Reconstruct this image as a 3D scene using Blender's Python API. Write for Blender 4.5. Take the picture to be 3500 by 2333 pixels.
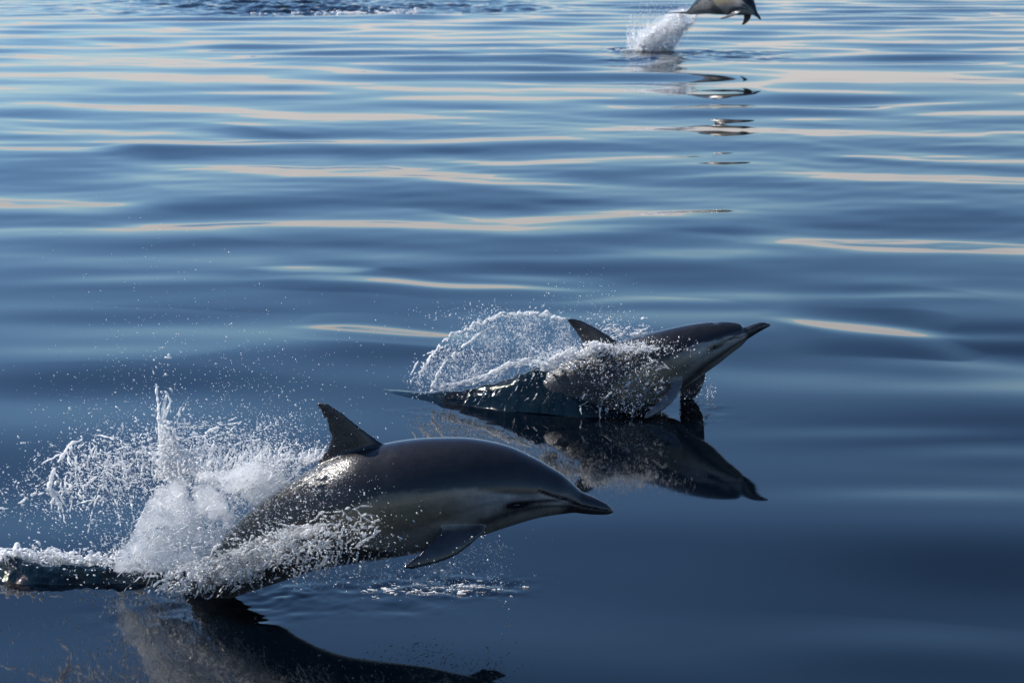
import bpy, bmesh, math, random
import numpy as np

for o in list(bpy.data.objects):
    bpy.data.objects.remove(o, do_unlink=True)
SC = bpy.context.scene
COL = SC.collection
rng = np.random.default_rng(7)
random.seed(7)
R = math.radians

# ------------------------------------------------------------------ camera
F_PX = 7000.0            # focal length in photograph pixels (72 mm on 36 mm)
PHI = R(11.68)           # the camera looks down by this much
CAM_H = 2.4
cam = bpy.data.cameras.new('camera')
cam.lens = F_PX / 3500 * 36.0
cam.sensor_width = 36.0
cam.clip_start = 0.1
cam.clip_end = 20000
cam.dof.use_dof = True
cam.dof.focus_distance = 8.2
cam.dof.aperture_fstop = 8.0
camo = bpy.data.objects.new('camera', cam)
COL.objects.link(camo)
camo.location = (0, 0, CAM_H)
camo.rotation_euler = (math.pi / 2 - PHI, 0, 0)
SC.camera = camo

# ------------------------------------------------------------------ sky and sun
SUN_DIR = np.array((-0.68, 0.33, 0.66)); SUN_DIR /= np.linalg.norm(SUN_DIR)
sun_el = math.asin(SUN_DIR[2])
sun_az = math.atan2(SUN_DIR[0], SUN_DIR[1])        # clockwise from +Y
world = bpy.data.worlds.new('World')
SC.world = world
world.use_nodes = True
wt = world.node_tree
wt.nodes.clear()


def wn(t, **kw):
    n = wt.nodes.new(t)
    for k, v in kw.items():
        setattr(n, k, v)
    return n


w_out = wn('ShaderNodeOutputWorld')
w_sky = wn('ShaderNodeTexSky', sky_type='NISHITA', sun_disc=False)
w_sky.sun_elevation = sun_el
w_sky.sun_rotation = sun_az
w_sky.air_density = 1.1
w_sky.dust_density = 0.0
w_sky.ozone_density = 8.5
w_bg = wn('ShaderNodeBackground')
w_bg.inputs[1].default_value = 0.092
wt.links.new(w_sky.outputs[0], w_bg.inputs[0])
# a low bank of pale cloud all round the horizon
w_tc = wn('ShaderNodeTexCoord')
w_map = wn('ShaderNodeMapping')
w_map.inputs['Scale'].default_value = (1, 1, 5)
wt.links.new(w_tc.outputs['Generated'], w_map.inputs[0])
w_ns = wn('ShaderNodeTexNoise')
w_ns.inputs['Scale'].default_value = 7.0
w_ns.inputs['Detail'].default_value = 5.0
wt.links.new(w_map.outputs[0], w_ns.inputs['Vector'])
w_sep = wn('ShaderNodeSeparateXYZ')
wt.links.new(w_tc.outputs['Generated'], w_sep.inputs[0])
w_a = wn('ShaderNodeMath', operation='MULTIPLY_ADD')      # height of the bank varies
w_a.inputs[1].default_value = -0.05
wt.links.new(w_ns.outputs[0], w_a.inputs[0])
wt.links.new(w_sep.outputs[2], w_a.inputs[2])
w_mr = wn('ShaderNodeMapRange', interpolation_type='SMOOTHSTEP')
w_mr.inputs['From Min'].default_value = 0.030
w_mr.inputs['From Max'].default_value = 0.034
w_mr.inputs['To Min'].default_value = 1.0
w_mr.inputs['To Max'].default_value = 0.0
wt.links.new(w_a.outputs[0], w_mr.inputs['Value'])
w_cr = wn('ShaderNodeValToRGB')
# the bank is greyer at its base, brightest along its sunlit top
w_cr.color_ramp.elements[0].position = 0.0
w_cr.color_ramp.elements[0].color = (0.60, 0.585, 0.60, 1)
w_cr.color_ramp.elements[1].position = 1.0
w_cr.color_ramp.elements[1].color = (0.86, 0.825, 0.81, 1)
w_h = wn('ShaderNodeMapRange')
w_h.inputs['From Min'].default_value = -0.03
w_h.inputs['From Max'].default_value = 0.034
wt.links.new(w_a.outputs[0], w_h.inputs['Value'])
wt.links.new(w_h.outputs[0], w_cr.inputs[0])
w_bg2 = wn('ShaderNodeBackground')
w_bg2.inputs[1].default_value = 0.74
wt.links.new(w_cr.outputs[0], w_bg2.inputs[0])
w_mix = wn('ShaderNodeMixShader')
wt.links.new(w_mr.outputs[0], w_mix.inputs[0])
wt.links.new(w_bg.outputs[0], w_mix.inputs[1])
wt.links.new(w_bg2.outputs[0], w_mix.inputs[2])
wt.links.new(w_mix.outputs[0], w_out.inputs[0])

sl = bpy.data.lights.new('sun', 'SUN')
sl.energy = 5.0
sl.angle = R(0.53)
sl.color = (1.0, 0.95, 0.89)
slo = bpy.data.objects.new('sun', sl)
COL.objects.link(slo)
from mathutils import Vector
slo.rotation_euler = Vector(SUN_DIR).to_track_quat('Z', 'Y').to_euler()
slo.location = (-6, 12, 8)

SC.view_settings.view_transform = 'Standard'
SC.view_settings.look = 'None'
SC.view_settings.exposure = 0.55
SC.view_settings.gamma = 1.0
SC.view_settings.use_curve_mapping = False
SC.render.engine = 'CYCLES'
SC.cycles.use_denoising = True
SC.cycles.max_bounces = 10
SC.cycles.transparent_max_bounces = 24
SC.cycles.sample_clamp_indirect = 6.0
SC.cycles.blur_glossy = 0.3
SC.cycles.caustics_refractive = False
SC.cycles.volume_bounces = 5
SC.cycles.volume_step_rate = 0.25

# ------------------------------------------------------------------ helpers
CF, SF = math.cos(PHI), math.sin(PHI)


def ray(px, py):
    """direction through a photograph pixel (3500 x 2333)"""
    a = (np.asarray(px, float) - 1750.0) / F_PX
    b = -(np.asarray(py, float) - 1166.5) / F_PX
    return a, CF + b * SF, -SF + b * CF


def on_level(px, py, z=0.0):
    dx, dy, dz = ray(px, py)
    t = (z - CAM_H) / dz
    return dx * t, dy * t


def at_depth(px, py, Y):
    """the world point seen at that pixel, standing Y metres out"""
    dx, dy, dz = ray(px, py)
    t = Y / dy
    return np.stack([dx * t, np.broadcast_to(Y, np.shape(dx * t)).astype(float), CAM_H + dz * t], -1)


def mesh_np(name, v, f, mat=None, parent=None, smooth=True):
    v = np.ascontiguousarray(v, dtype=np.float32)
    f = np.ascontiguousarray(f, dtype=np.int32)
    me = bpy.data.meshes.new(name)
    k = f.shape[1]
    me.vertices.add(len(v))
    me.vertices.foreach_set('co', v.ravel())
    me.loops.add(f.size)
    me.loops.foreach_set('vertex_index', f.ravel())
    me.polygons.add(len(f))
    me.polygons.foreach_set('loop_start', np.arange(0, f.size, k, dtype=np.int32))
    me.polygons.foreach_set('use_smooth', np.full(len(f), smooth, dtype=bool))
    me.update(calc_edges=True)
    me.validate()
    o = bpy.data.objects.new(name, me)
    COL.objects.link(o)
    if mat:
        me.materials.append(mat)
    if parent:
        o.parent = parent
    return o


def attr(o, name, data):
    a = o.data.attributes.new(name, 'FLOAT', 'POINT')
    a.data.foreach_set('value', np.ascontiguousarray(data, dtype=np.float32))


def tag(o, label=None, cat=None, group=None, kind=None):
    if label: o['label'] = label
    if cat: o['category'] = cat
    if group: o['group'] = group
    if kind: o['kind'] = kind
    return o


def new_mat(name):
    m = bpy.data.materials.new(name)
    m.use_nodes = True
    m.node_tree.nodes.clear()
    return m, m.node_tree


def node(nt, t, ins=None, **kw):
    n = nt.nodes.new(t)
    for k, v in kw.items():
        setattr(n, k, v)
    for k, v in (ins or {}).items():
        if isinstance(v, bpy.types.NodeSocket):
            nt.links.new(v, n.inputs[k])
        else:
            n.inputs[k].default_value = v
    return n


def sstep(a, b, x):
    t = np.clip((x - a) / (b - a), 0, 1)
    return t * t * (3 - 2 * t)


# smooth value noise on numpy arrays (2-D and 3-D lattices)
_LAT = rng.random((64, 64, 64)).astype(np.float32) * 2 - 1


def vnoise(x, y, z):
    x = np.asarray(x, float); y = np.asarray(y, float); z = np.asarray(z, float)
    xi = np.floor(x).astype(int); yi = np.floor(y).astype(int); zi = np.floor(z).astype(int)
    fx = x - xi; fy = y - yi; fz = z - zi
    fx = fx * fx * (3 - 2 * fx); fy = fy * fy * (3 - 2 * fy); fz = fz * fz * (3 - 2 * fz)
    o = 0
    for a in (0, 1):
        wa = fx if a else 1 - fx
        for b in (0, 1):
            wb = fy if b else 1 - fy
            for c in (0, 1):
                wc = fz if c else 1 - fz
                o = o + wa * wb * wc * _LAT[(xi + a) & 63, (yi + b) & 63, (zi + c) & 63]
    return o


def fbm(x, y, z, n=4):
    o = 0; a = 1.0; s = 0
    for i in range(n):
        o = o + a * vnoise(x + 17.3 * i, y + 5.1 * i, z + 9.7 * i); s += a
        a *= 0.5; x = x * 2.03; y = y * 2.03; z = z * 2.03
    return o / s * 1.6

# ------------------------------------------------------------------ the sea
# gentle glassy swell: many long-crested wavelets, plus the single ripples whose
# far slopes mirror the low cloud bank
wr = np.random.default_rng(23)
NW = 70
lam = np.exp(wr.uniform(math.log(0.75), math.log(6.5), NW))
ang = wr.normal(0, 0.40, NW)
KX = 2 * np.pi / lam * np.sin(ang)
KY = 2 * np.pi / lam * np.cos(ang)
PH = wr.uniform(0, 2 * np.pi, NW)
sl_w = np.exp(-((np.log(lam) - math.log(2.2)) / 0.60) ** 2)
AMP = sl_w / (2 * np.pi / lam)
AMP *= 1.0 / math.sqrt(0.5 * np.sum((AMP * KY) ** 2))     # unit rms slope

NW2 = 36                                  # finer wrinkles riding on the swell
lam2 = np.exp(wr.uniform(math.log(0.32), math.log(0.95), NW2))
ang2 = wr.normal(0, 0.42, NW2)
KX2 = 2 * np.pi / lam2 * np.sin(ang2)
KY2 = 2 * np.pi / lam2 * np.cos(ang2)
PH2 = wr.uniform(0, 2 * np.pi, NW2)
AMP2 = lam2 / (2 * np.pi) / math.sqrt(0.5 * NW2)

V = 3500 / 2352.0
#            x0    x1    y at x0  y at x1 thickness   (measured on a 2352 px wide copy)
STREAKS = [(1730, 2500, 548, 578, 34), (600, 1500, 512, 536, 20), (1030, 1670, 500, 488, 19),
           (430, 1300, 384, 410, 26), (740, 915, 379, 381, 9), (930, 1440, 360, 374, 10),
           (1800, 2450, 404, 418, 22), (-150, 320, 450, 478, 25), (-100, 560, 296, 316, 12),
           (640, 1290, 644, 655, 13), (590, 865, 618, 626, 12), (705, 1045, 752, 768, 17),
           (1795, 2165, 737, 768, 25), (-60, 255, 340, 350, 8), (1900, 2450, 352, 372, 17),
           (1250, 2450, 296, 308, 13), (-100, 1300, 236, 284, 15), (850, 1400, 226, 232, 11),
           (720, 1700, 200, 216, 10), (1700, 2450, 172, 186, 20), (-100, 640, 170, 184, 16),
           (-100, 260, 206, 214, 14), (2080, 2450, 262, 262, 10), (0, 560, 130, 148, 14)]
#        x     y    half width, half height, strength : steeper near faces (dark)
DARKS = [(2280, 1290, 420, 75, 0.075), (880, 820, 330, 30, 0.045), (120, 395, 260, 28, 0.040),
         (2150, 505, 330, 26, 0.035), (560, 690, 420, 22, 0.020), (1500, 560, 300, 24, 0.022),
         (1480, 1240, 500, 50, 0.022), (2180, 850, 260, 24, 0.020), (1100, 445, 420, 20, 0.025),
         (2330, 660, 240, 22, 0.025),
         # gentler far faces (light)
         (330, 945, 420, 55, -0.034),
         (700, 590, 420, 26, -0.020), (150, 535, 300, 22, -0.022), (1900, 690, 300, 20, -0.02),
         (2050, 1470, 420, 40, -0.014), (1950, 678, 380, 13, -0.035), (2260, 774, 220, 13, -0.030), (2020, 990, 330, 15, -0.030),
         (2290, 1035, 220, 18, -0.030), (2180, 1132, 330, 20, -0.040), (350, 640, 330, 14, -0.030), (200, 800, 330, 16, -0.026),
         (300, 720, 400, 18, 0.030), (160, 880, 300, 22, 0.030), (1500, 700, 330, 14, 0.022), (1300, 590, 260, 12, -0.026)]


#          centre px,py  half extents  wave length, steepness : torn-up water
RIPPLES = [(1020, 14, 640, 26, 0.38, 1.0), (1100, 42, 420, 9, 0.36, 1.2), (1500, 30, 330, 14, 0.36, 0.9),
           (2400, 186, 230, 15, 0.22, 1.2), (2150, 172, 90, 9, 0.22, 1.3), (2190, 205, 130, 5, 0.2, 0.9),
           (1420, 1995, 280, 36, 0.055, 0.55), (1560, 2015, 200, 24, 0.045, 0.6), (850, 2030, 300, 30, 0.06, 0.5), (760, 2085, 330, 55, 0.10, 0.20), (1250, 2060, 330, 45, 0.10, 0.12), (2050, 1434, 330, 16, 0.08, 0.26), (1620, 1402, 280, 14, 0.09, 0.20), (2380, 1400, 90, 18, 0.07, 0.2)]


def blob(px, py, hw, hh, x, y):
    """soft patch on the water, given in photograph pixels"""
    c = on_level(px, py)
    sx = abs(on_level(px + hw, py)[0] - c[0])
    sy = abs(on_level(px, py - hh)[1] - c[1])
    return np.exp(-(np.abs((x - c[0]) / sx) ** 2.5) - np.abs((y - c[1]) / sy) ** 2.5)


def dolphin_calm(x, y):
    """the slick round the near dolphins is flatter"""
    return 1 - 0.8 * np.exp(-((x - 0.5) / 2.0) ** 4 - ((y - 8.8) / 1.7) ** 4)


def sea(x, y):
    x = np.asarray(x, float); y = np.asarray(y, float)
    h = np.zeros(np.broadcast(x, y).shape)
    xw = x + 0.25 * vnoise(x * 0.5, y * 0.35, 3.3)
    for i in range(NW):
        h += AMP[i] * np.sin(KX[i] * xw + KY[i] * y + PH[i])
    rms = 0.028 + 0.006 * sstep(11, 26, y)
    rms = rms * dolphin_calm(x, y)
    calm = np.zeros_like(h)
    add = np.zeros_like(h)
    yw = y + (0.13 * vnoise(x * 0.8, y * 0.12, 8.1) + 0.06 * vnoise(x * 2.3, y * 0.3, 4.4)) * np.clip(y / 14, .5, 3)
    for (x0, x1, ya, yb, th) in STREAKS:
        pa = on_level(x0 * V, ya * V); pb = on_level(x1 * V, yb * V)
        cy = (ya + yb) / 2 * V
        y_hi = on_level(0, cy - th * V / 2)[1]; y_lo = on_level(0, cy + th * V / 2)[1]
        T = (y_hi - y_lo) / 2
        graze = PHI - math.atan((1166.5 - cy) / F_PX)
        A = max(0.0, (graze - R(1.4)) / 2)
        u = (x - (pa[0] + pb[0]) / 2) / (abs(pb[0] - pa[0]) / 2)
        yc = pa[1] + (pb[1] - pa[1]) * (u + 1) / 2
        T = T * 1.8
        d = (yw - yc) / T
        env = np.exp(-np.abs(u * 0.95) ** 4)
        thin = 0.12 + 0.88 * np.exp(-np.abs(u) ** 3 * 1.1)      # pointed ends
        q = d / thin
        q = thin * q / (1 + np.abs(q) ** 6) ** (1 / 6)
        add += -A * T * q * np.exp(-(d / 3.0) ** 2) * env
        calm = np.maximum(calm, 0.9 * env * np.exp(-(d / 2.4) ** 4))
    for (cx, cy, hw, hh, A) in DARKS:
        c = on_level(cx * V, cy * V)
        s = abs(on_level(0, (cy - hh) * V)[1] - c[1])
        sx = abs(on_level((cx + hw) * V, cy * V)[0] - c[0])
        d = (yw - c[1]) / s
        env = np.exp(-((x - c[0]) / sx) ** 2)
        add += A * (yw - c[1]) * np.exp(-d * d / 2) * env
        calm = np.maximum(calm, 0.5 * env * np.exp(-d * d / 2))
    # torn-up water: short steep chop inside the patches
    chop = np.zeros_like(h)
    for (px, py, hw, hh, lam_, st) in RIPPLES:
        mk = blob(px, py, hw, hh, x, y)
        i = mk > 0.004
        if i.any():
            xx, yy = x[i], y[i]
            mk = mk[i] * (0.45 + 0.55 * sstep(-.3, .3, vnoise(xx / lam_ * .18, yy / lam_ * .10, px * .1)))
            chop[i] += mk * st * lam_ * 0.30 * (fbm(xx / lam_ * .8, yy / lam_, px * .37, 3))
    fine = np.zeros_like(h)
    i = (y > 5) & (y < 90)
    if i.any():
        xi, yi = xw[i], y[i]
        f = np.zeros(len(xi))
        for j in range(NW2):
            f += AMP2[j] * np.sin(KX2[j] * xi + KY2[j] * yi + PH2[j])
        gust = 0.35 + 0.65 * sstep(-.35, .5, vnoise(xi * .22, yi * .13, 6.6))
        fine[i] = f * gust * (0.0030 + 0.0085 * sstep(10, 20, yi)) * (1 - sstep(60, 90, yi))
    fade = 1 - sstep(120, 900, y)
    return (h * rms * (1 - calm) + add) * fade + chop + fine * dolphin_calm(x, y)


def sea_material():
    m, nt = new_mat('sea_water')
    out = node(nt, 'ShaderNodeOutputMaterial')
    bs = node(nt, 'ShaderNodeBsdfPrincipled')
    bs.inputs['Base Color'].default_value = (0.0004, 0.0016, 0.0036, 1)
    bs.inputs['Roughness'].default_value = 0.03
    bs.inputs['IOR'].default_value = 1.333
    tc = node(nt, 'ShaderNodeTexCoord')
    at = node(nt, 'ShaderNodeAttribute', attribute_name='ripple')
    # fine ripples where the water has been torn up, a trace of them elsewhere
    mp = node(nt, 'ShaderNodeMapping', {0: tc.outputs['Object'], 'Scale': (5.0, 9.0, 9.0)})
    n1 = node(nt, 'ShaderNodeTexNoise', {'Vector': mp.outputs[0], 'Scale': 1.6, 'Detail': 6.0, 'Roughness': 0.62, 'Distortion': 0.6})
    st = node(nt, 'ShaderNodeMath', {0: at.outputs['Fac'], 1: 0.004}, operation='ADD')
    bp = node(nt, 'ShaderNodeBump', {'Height': n1.outputs[0], 'Strength': 1.0})
    mul = node(nt, 'ShaderNodeMath', {0: n1.outputs[0], 1: st.outputs[0]}, operation='MULTIPLY')
    nt.links.new(mul.outputs[0], bp.inputs['Height'])
    bp.inputs['Distance'].default_value = 0.02
    nt.links.new(bp.outputs[0], bs.inputs['Normal'])
    nt.links.new(bs.outputs[0], out.inputs[0])
    return m


SEA = sea_material()


def build_sea():
    tin = np.linspace(-0.285, 0.285, 450)
    tout = 0.285 + np.cumsum(np.geomspace(0.0015, 0.9, 34))
    t = np.concatenate([-tout[::-1], tin, tout])
    py = np.concatenate([np.geomspace(9000, 2500, 24)[:-1], np.arange(2500, 1500, -4.8), np.arange(1500, 225, -3.6), np.arange(225, 150, -1.0), np.arange(150, 70, -3), np.arange(70, -20, -0.8), np.arange(-20, -230, -6)])
    ys = on_level(0, py)[1]
    ys = np.concatenate([[-60, -20, -6, -1.5, 0.4], ys, np.geomspace(ys[-1] * 1.06, 9000, 46)])
    w = np.maximum(ys, 1.2)
    w[:5] = 1.2 + np.array([30, 12, 5, 1.2, 0.2])
    X = w[:, None] * t[None, :]
    Y = np.repeat(ys[:, None], len(t), 1)
    Z = sea(X, Y)
    n, k = X.shape
    v = np.stack([X, Y, Z], -1).reshape(-1, 3)
    i = np.arange(n - 1)[:, None] * k + np.arange(k - 1)[None, :]
    f = np.stack([i, i + 1, i + 1 + k, i + k], -1).reshape(-1, 4)
    o = mesh_np('sea', v, f, SEA)
    tag(o, kind='structure')
    attr(o, 'ripple', np.zeros(len(v)))
    return o


build_sea()
# ------------------------------------------------------------------ dolphins
def spline(P, n):
    """Catmull-Rom through the rows of P, n samples evenly spaced by arc length"""
    P = np.asarray(P, float)
    Q = np.vstack([2 * P[0] - P[1], P, 2 * P[-1] - P[-2]])
    out = []
    for i in range(1, len(Q) - 2):
        t = np.linspace(0, 1, 24, endpoint=False)[:, None]
        a, b, c, d = Q[i - 1], Q[i], Q[i + 1], Q[i + 2]
        out.append(0.5 * (2 * b + (c - a) * t + (2 * a - 5 * b + 4 * c - d) * t ** 2 + (3 * b - a - 3 * c + d) * t ** 3))
    out.append(P[-1:])
    C = np.vstack(out)
    L = np.concatenate([[0], np.cumsum(np.linalg.norm(np.diff(C, axis=0), axis=1))])
    s = np.linspace(0, L[-1], n)
    return np.stack([np.interp(s, L, C[:, k]) for k in range(C.shape[1])], 1)


def loft(rings):
    """closed surface through rings (n, m, 3)"""
    n, m, _ = rings.shape
    v = rings.reshape(-1, 3)
    i = np.arange(n - 1)[:, None] * m
    j = np.arange(m)[None, :]
    j2 = (j + 1) % m
    q = np.stack([i + j, i + j2, i + m + j2, i + m + j], -1).reshape(-1, 4)
    tri = []
    c0, c1 = len(v), len(v) + 1
    v = np.vstack([v, rings[0].mean(0), rings[-1].mean(0)])
    for a in range(m):
        b = (a + 1) % m
        tri.append((c0, b, a))
        tri.append((c1, (n - 1) * m + a, (n - 1) * m + b))
    return v, [tuple(x) for x in q] + tri


def foil(lead, trail, thick, m=18, n=26, least=0.006):
    """a fin: lead and trail are matching rows of points from root to tip"""
    lead = spline(lead, n); trail = spline(trail, n)
    ax = (trail - lead)
    span = np.gradient((lead + trail) / 2, axis=0)
    nor = np.cross(ax, span)
    # one normal for the whole blade keeps it flat
    nrm = nor.mean(0); nrm /= np.linalg.norm(nrm)
    a = np.linspace(0, 2 * np.pi, m, endpoint=False)
    c = (1 - np.cos(a)) / 2
    prof = 1.1 * np.sqrt(np.maximum(c, 0)) * (1 - c) ** 0.9 + 0.10 * np.sqrt(np.maximum(1 - (2 * c - 1) ** 2, 0))
    sgn = np.sign(np.sin(a))
    ch = np.linalg.norm(ax, axis=1)
    k = np.linspace(0, 1, n)
    th = np.maximum(thick * ch * (1 - 0.35 * k), least)
    rings = lead[:, None, :] + ax[:, None, :] * c[None, :, None] + nrm[None, None, :] * (prof * sgn)[None, :, None] * th[:, None, None]
    return loft(rings)


def remeshed(name, pieces, voxel, smooth_it=6):
    vs, fs, o = [], [], 0
    for v, f in pieces:
        vs.append(v); fs += [tuple(i + o for i in p) for p in f]; o += len(v)
    me = bpy.data.meshes.new(name)
    me.from_pydata(np.vstack(vs).tolist(), [], fs)
    bm = bmesh.new(); bm.from_mesh(me)
    bmesh.ops.recalc_face_normals(bm, faces=bm.faces)
    bm.to_mesh(me); bm.free()
    ob = bpy.data.objects.new(name, me)
    COL.objects.link(ob)
    md = ob.modifiers.new('r', 'REMESH'); md.mode = 'VOXEL'; md.voxel_size = voxel
    md = ob.modifiers.new('s', 'SMOOTH'); md.factor = 0.5; md.iterations = smooth_it
    dg = bpy.context.evaluated_depsgraph_get()
    m2 = bpy.data.meshes.new_from_object(ob.evaluated_get(dg))
    ob.modifiers.clear()
    ob.data = m2
    bpy.data.meshes.remove(me)
    m2.polygons.foreach_set('use_smooth', np.ones(len(m2.polygons), bool))
    return ob


def skin_material():
    m, nt = new_mat('dolphin_skin')
    out = node(nt, 'ShaderNodeOutputMaterial')
    at = node(nt, 'ShaderNodeAttribute', attribute_name='pigment')
    tc = node(nt, 'ShaderNodeTexCoord')
    n1 = node(nt, 'ShaderNodeTexNoise', {'Vector': tc.outputs['Object'], 'Scale': 22.0, 'Detail': 6.0, 'Roughness': 0.65})
    rmp = node(nt, 'ShaderNodeMapRange', {'Value': n1.outputs[0], 'From Min': 0.3, 'From Max': 0.7, 'To Min': 0.72, 'To Max': 1.22})
    mx = node(nt, 'ShaderNodeVectorMath', {0: at.outputs['Color']}, operation='SCALE')
    nt.links.new(rmp.outputs[0], mx.inputs['Scale'])
    bs = node(nt, 'ShaderNodeBsdfPrincipled')
    nt.links.new(mx.outputs[0], bs.inputs['Base Color'])
    bs.inputs['IOR'].default_value = 1.38
    bs.inputs['Coat Weight'].default_value = 0.9
    bs.inputs['Coat Roughness'].default_value = 0.10
    bs.inputs['Coat IOR'].default_value = 1.33
    wet = node(nt, 'ShaderNodeAttribute', attribute_name='wet')
    ro = node(nt, 'ShaderNodeMapRange', {'Value': n1.outputs[0], 'To Min': 0.2, 'To Max': 0.36})
    nt.links.new(ro.outputs[0], bs.inputs['Roughness'])
    # beads and runs of water on the skin
    n2 = node(nt, 'ShaderNodeTexNoise', {'Vector': tc.outputs['Object'], 'Scale': 260.0, 'Detail': 3.0, 'Roughness': 0.6})
    n3 = node(nt, 'ShaderNodeTexVoronoi', {'Vector': tc.outputs['Object'], 'Scale': 170.0})
    ad = node(nt, 'ShaderNodeMath', {0: n2.outputs[0], 1: n3.outputs['Distance']}, operation='SUBTRACT')
    wa = node(nt, 'ShaderNodeMath', {0: wet.outputs['Fac'], 1: 0.06}, operation='ADD')
    hm = node(nt, 'ShaderNodeMath', {0: ad.outputs[0], 1: wa.outputs[0]}, operation='MULTIPLY')
    bp = node(nt, 'ShaderNodeBump', {'Height': hm.outputs[0], 'Strength': 1.0, 'Distance': 0.0022})
    nt.links.new(bp.outputs[0], bs.inputs['Normal'])
    nt.links.new(bp.outputs[0], bs.inputs['Coat Normal'])
    nt.links.new(bs.outputs[0], out.inputs[0])
    return m


def eye_material():
    m, nt = new_mat('dolphin_eye')
    out = node(nt, 'ShaderNodeOutputMaterial')
    bs = node(nt, 'ShaderNodeBsdfPrincipled')
    bs.inputs['Base Color'].default_value = (0.006, 0.005, 0.005, 1)
    bs.inputs['Roughness'].default_value = 0.08
    nt.links.new(bs.outputs[0], out.inputs[0])
    return m


SKIN = skin_material()
EYE = eye_material()

CAPE = np.array((0.013, 0.012, 0.013))
TAN = np.array((0.145, 0.116, 0.075))
GREY = np.array((0.055, 0.053, 0.050))
BELLY = np.array((0.20, 0.183, 0.155))
DARK = np.array((0.016, 0.015, 0.017))


def pigment(u, v, ev, cs, pale=1.0):
    """the hourglass pattern of a common dolphin; u from beak tip to tail, v from belly -1 to back +1"""
    wob = 0.05 * vnoise(u * 30, v * 4, 2.0) + 0.03 * vnoise(u * 90, v * 12, 5.0)
    vc = np.interp(u, [0, .06, .12, .19, .27, .35, .41, .46, .50, .53, .57, .65, .8, 1], [.0, .0, .0, .06, .18, .27, .28, .20, .10, -.02, .02, .25, .3, .2]) + wob + cs * sstep(.34, .2, u)
    vl = np.interp(u, [0, .30, .40, .46, .50, .525, .55], [-1.5, -1.5, -.95, -.58, -.28, -.03, .3]) + wob
    def blend(a, b, t):
        return a + (b - a) * t[:, None]
    GREY_, TAN_, BELLY_ = GREY * pale ** 1.6, TAN * pale, BELLY * pale      # raised for the far dolphin: sunlight on its side put into the pigment
    c = np.tile(GREY_, (len(u), 1))
    c = blend(c, BELLY_ * 0.8, sstep(-.62, -.9, v) * sstep(.5, .6, u))           # belly aft
    tan = sstep(vl - .06, vl + .08, v) * sstep(.56, .50, u)
    side = blend(np.tile(BELLY_, (len(u), 1)), TAN_, sstep(-.55, -.15, v) * sstep(.22, .34, u))
    side = blend(side, np.array((0.30, 0.28, 0.26)) + 0 * side, sstep(-.5, -.1, v) * sstep(.30, .18, u))
    c = blend(c, side, tan)
    # grey stripe below the patch, and flipper stripe to the jaw
    st = np.interp(u, [.08, .14, .22, .30, .36], [-.35, -.42, -.52, -.72, -.95])
    wd = np.interp(u, [.08, .16, .30, .36], [.05, .10, .17, .05])
    c = blend(c, DARK * 1.6 + 0 * c, 0.82 * np.exp(-((v - st) / wd) ** 2) * sstep(.40, .33, u))
    st2 = np.interp(u, [.2, .3, .45], [-.12, -.22, -.42])
    c = blend(c, GREY * 0.9 + 0 * c, 0.35 * np.exp(-((v - st2) / .05) ** 2) * sstep(.16, .24, u) * sstep(.46, .38, u))
    c = blend(c, CAPE + 0 * c, sstep(vc - .05, vc + .06, v))
    # beak: dark, with a paler streak along the jaw
    bk = sstep(.105, .075, u)
    c = blend(c, DARK + 0 * c, bk * 0.92)
    ml = np.interp(u, [0, .07, .13, .16], [-.05, -.12, .05, .22])
    c = blend(c, np.array((.10, .09, .08)) + 0 * c, 0.6 * np.exp(-((v - ml + .10) / .05) ** 2) * sstep(.15, .12, u))
    c = blend(c, DARK * .4 + 0 * c, np.exp(-((v - ml) / .04) ** 2) * sstep(.16, .14, u))
    # eye patch and the dark line running forward from it
    e = np.exp(-(np.abs(u - .180) / .026) ** 2.5 - (np.abs(v - ev) / .12) ** 2.5)
    c = blend(c, DARK * .7 + 0 * c, np.clip(e * 1.4, 0, 1))
    le = np.interp(u, [.072, .10, .13, .18], [ev + .62, ev + .22, ev + .10, ev + .02])
    c = blend(c, DARK * .8 + 0 * c, 0.95 * np.exp(-((v - le) / .085) ** 2) * sstep(.19, .17, u) * sstep(.07, .09, u))
    # pale brow above the line
    c = blend(c, np.array((.075, .07, .066)) + 0 * c, 0.5 * np.exp(-((v - le - .20) / .06) ** 2) * sstep(.20, .16, u) * sstep(.075, .1, u))
    return c


WIDTH_U = [0, .02, .075, .11, .16, .25, .40, .55, .68, .80, .90, 1]
WIDTH_K = [.95, 1.0, 1.0, .92, .88, .84, .84, .80, .66, .52, .42, .40]


def tail_bend(px):
    t = np.clip((1250.0 - np.asarray(px, float)) / 800.0, 0, 1)
    return 0.34 * t * t * (2 - t)


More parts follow.
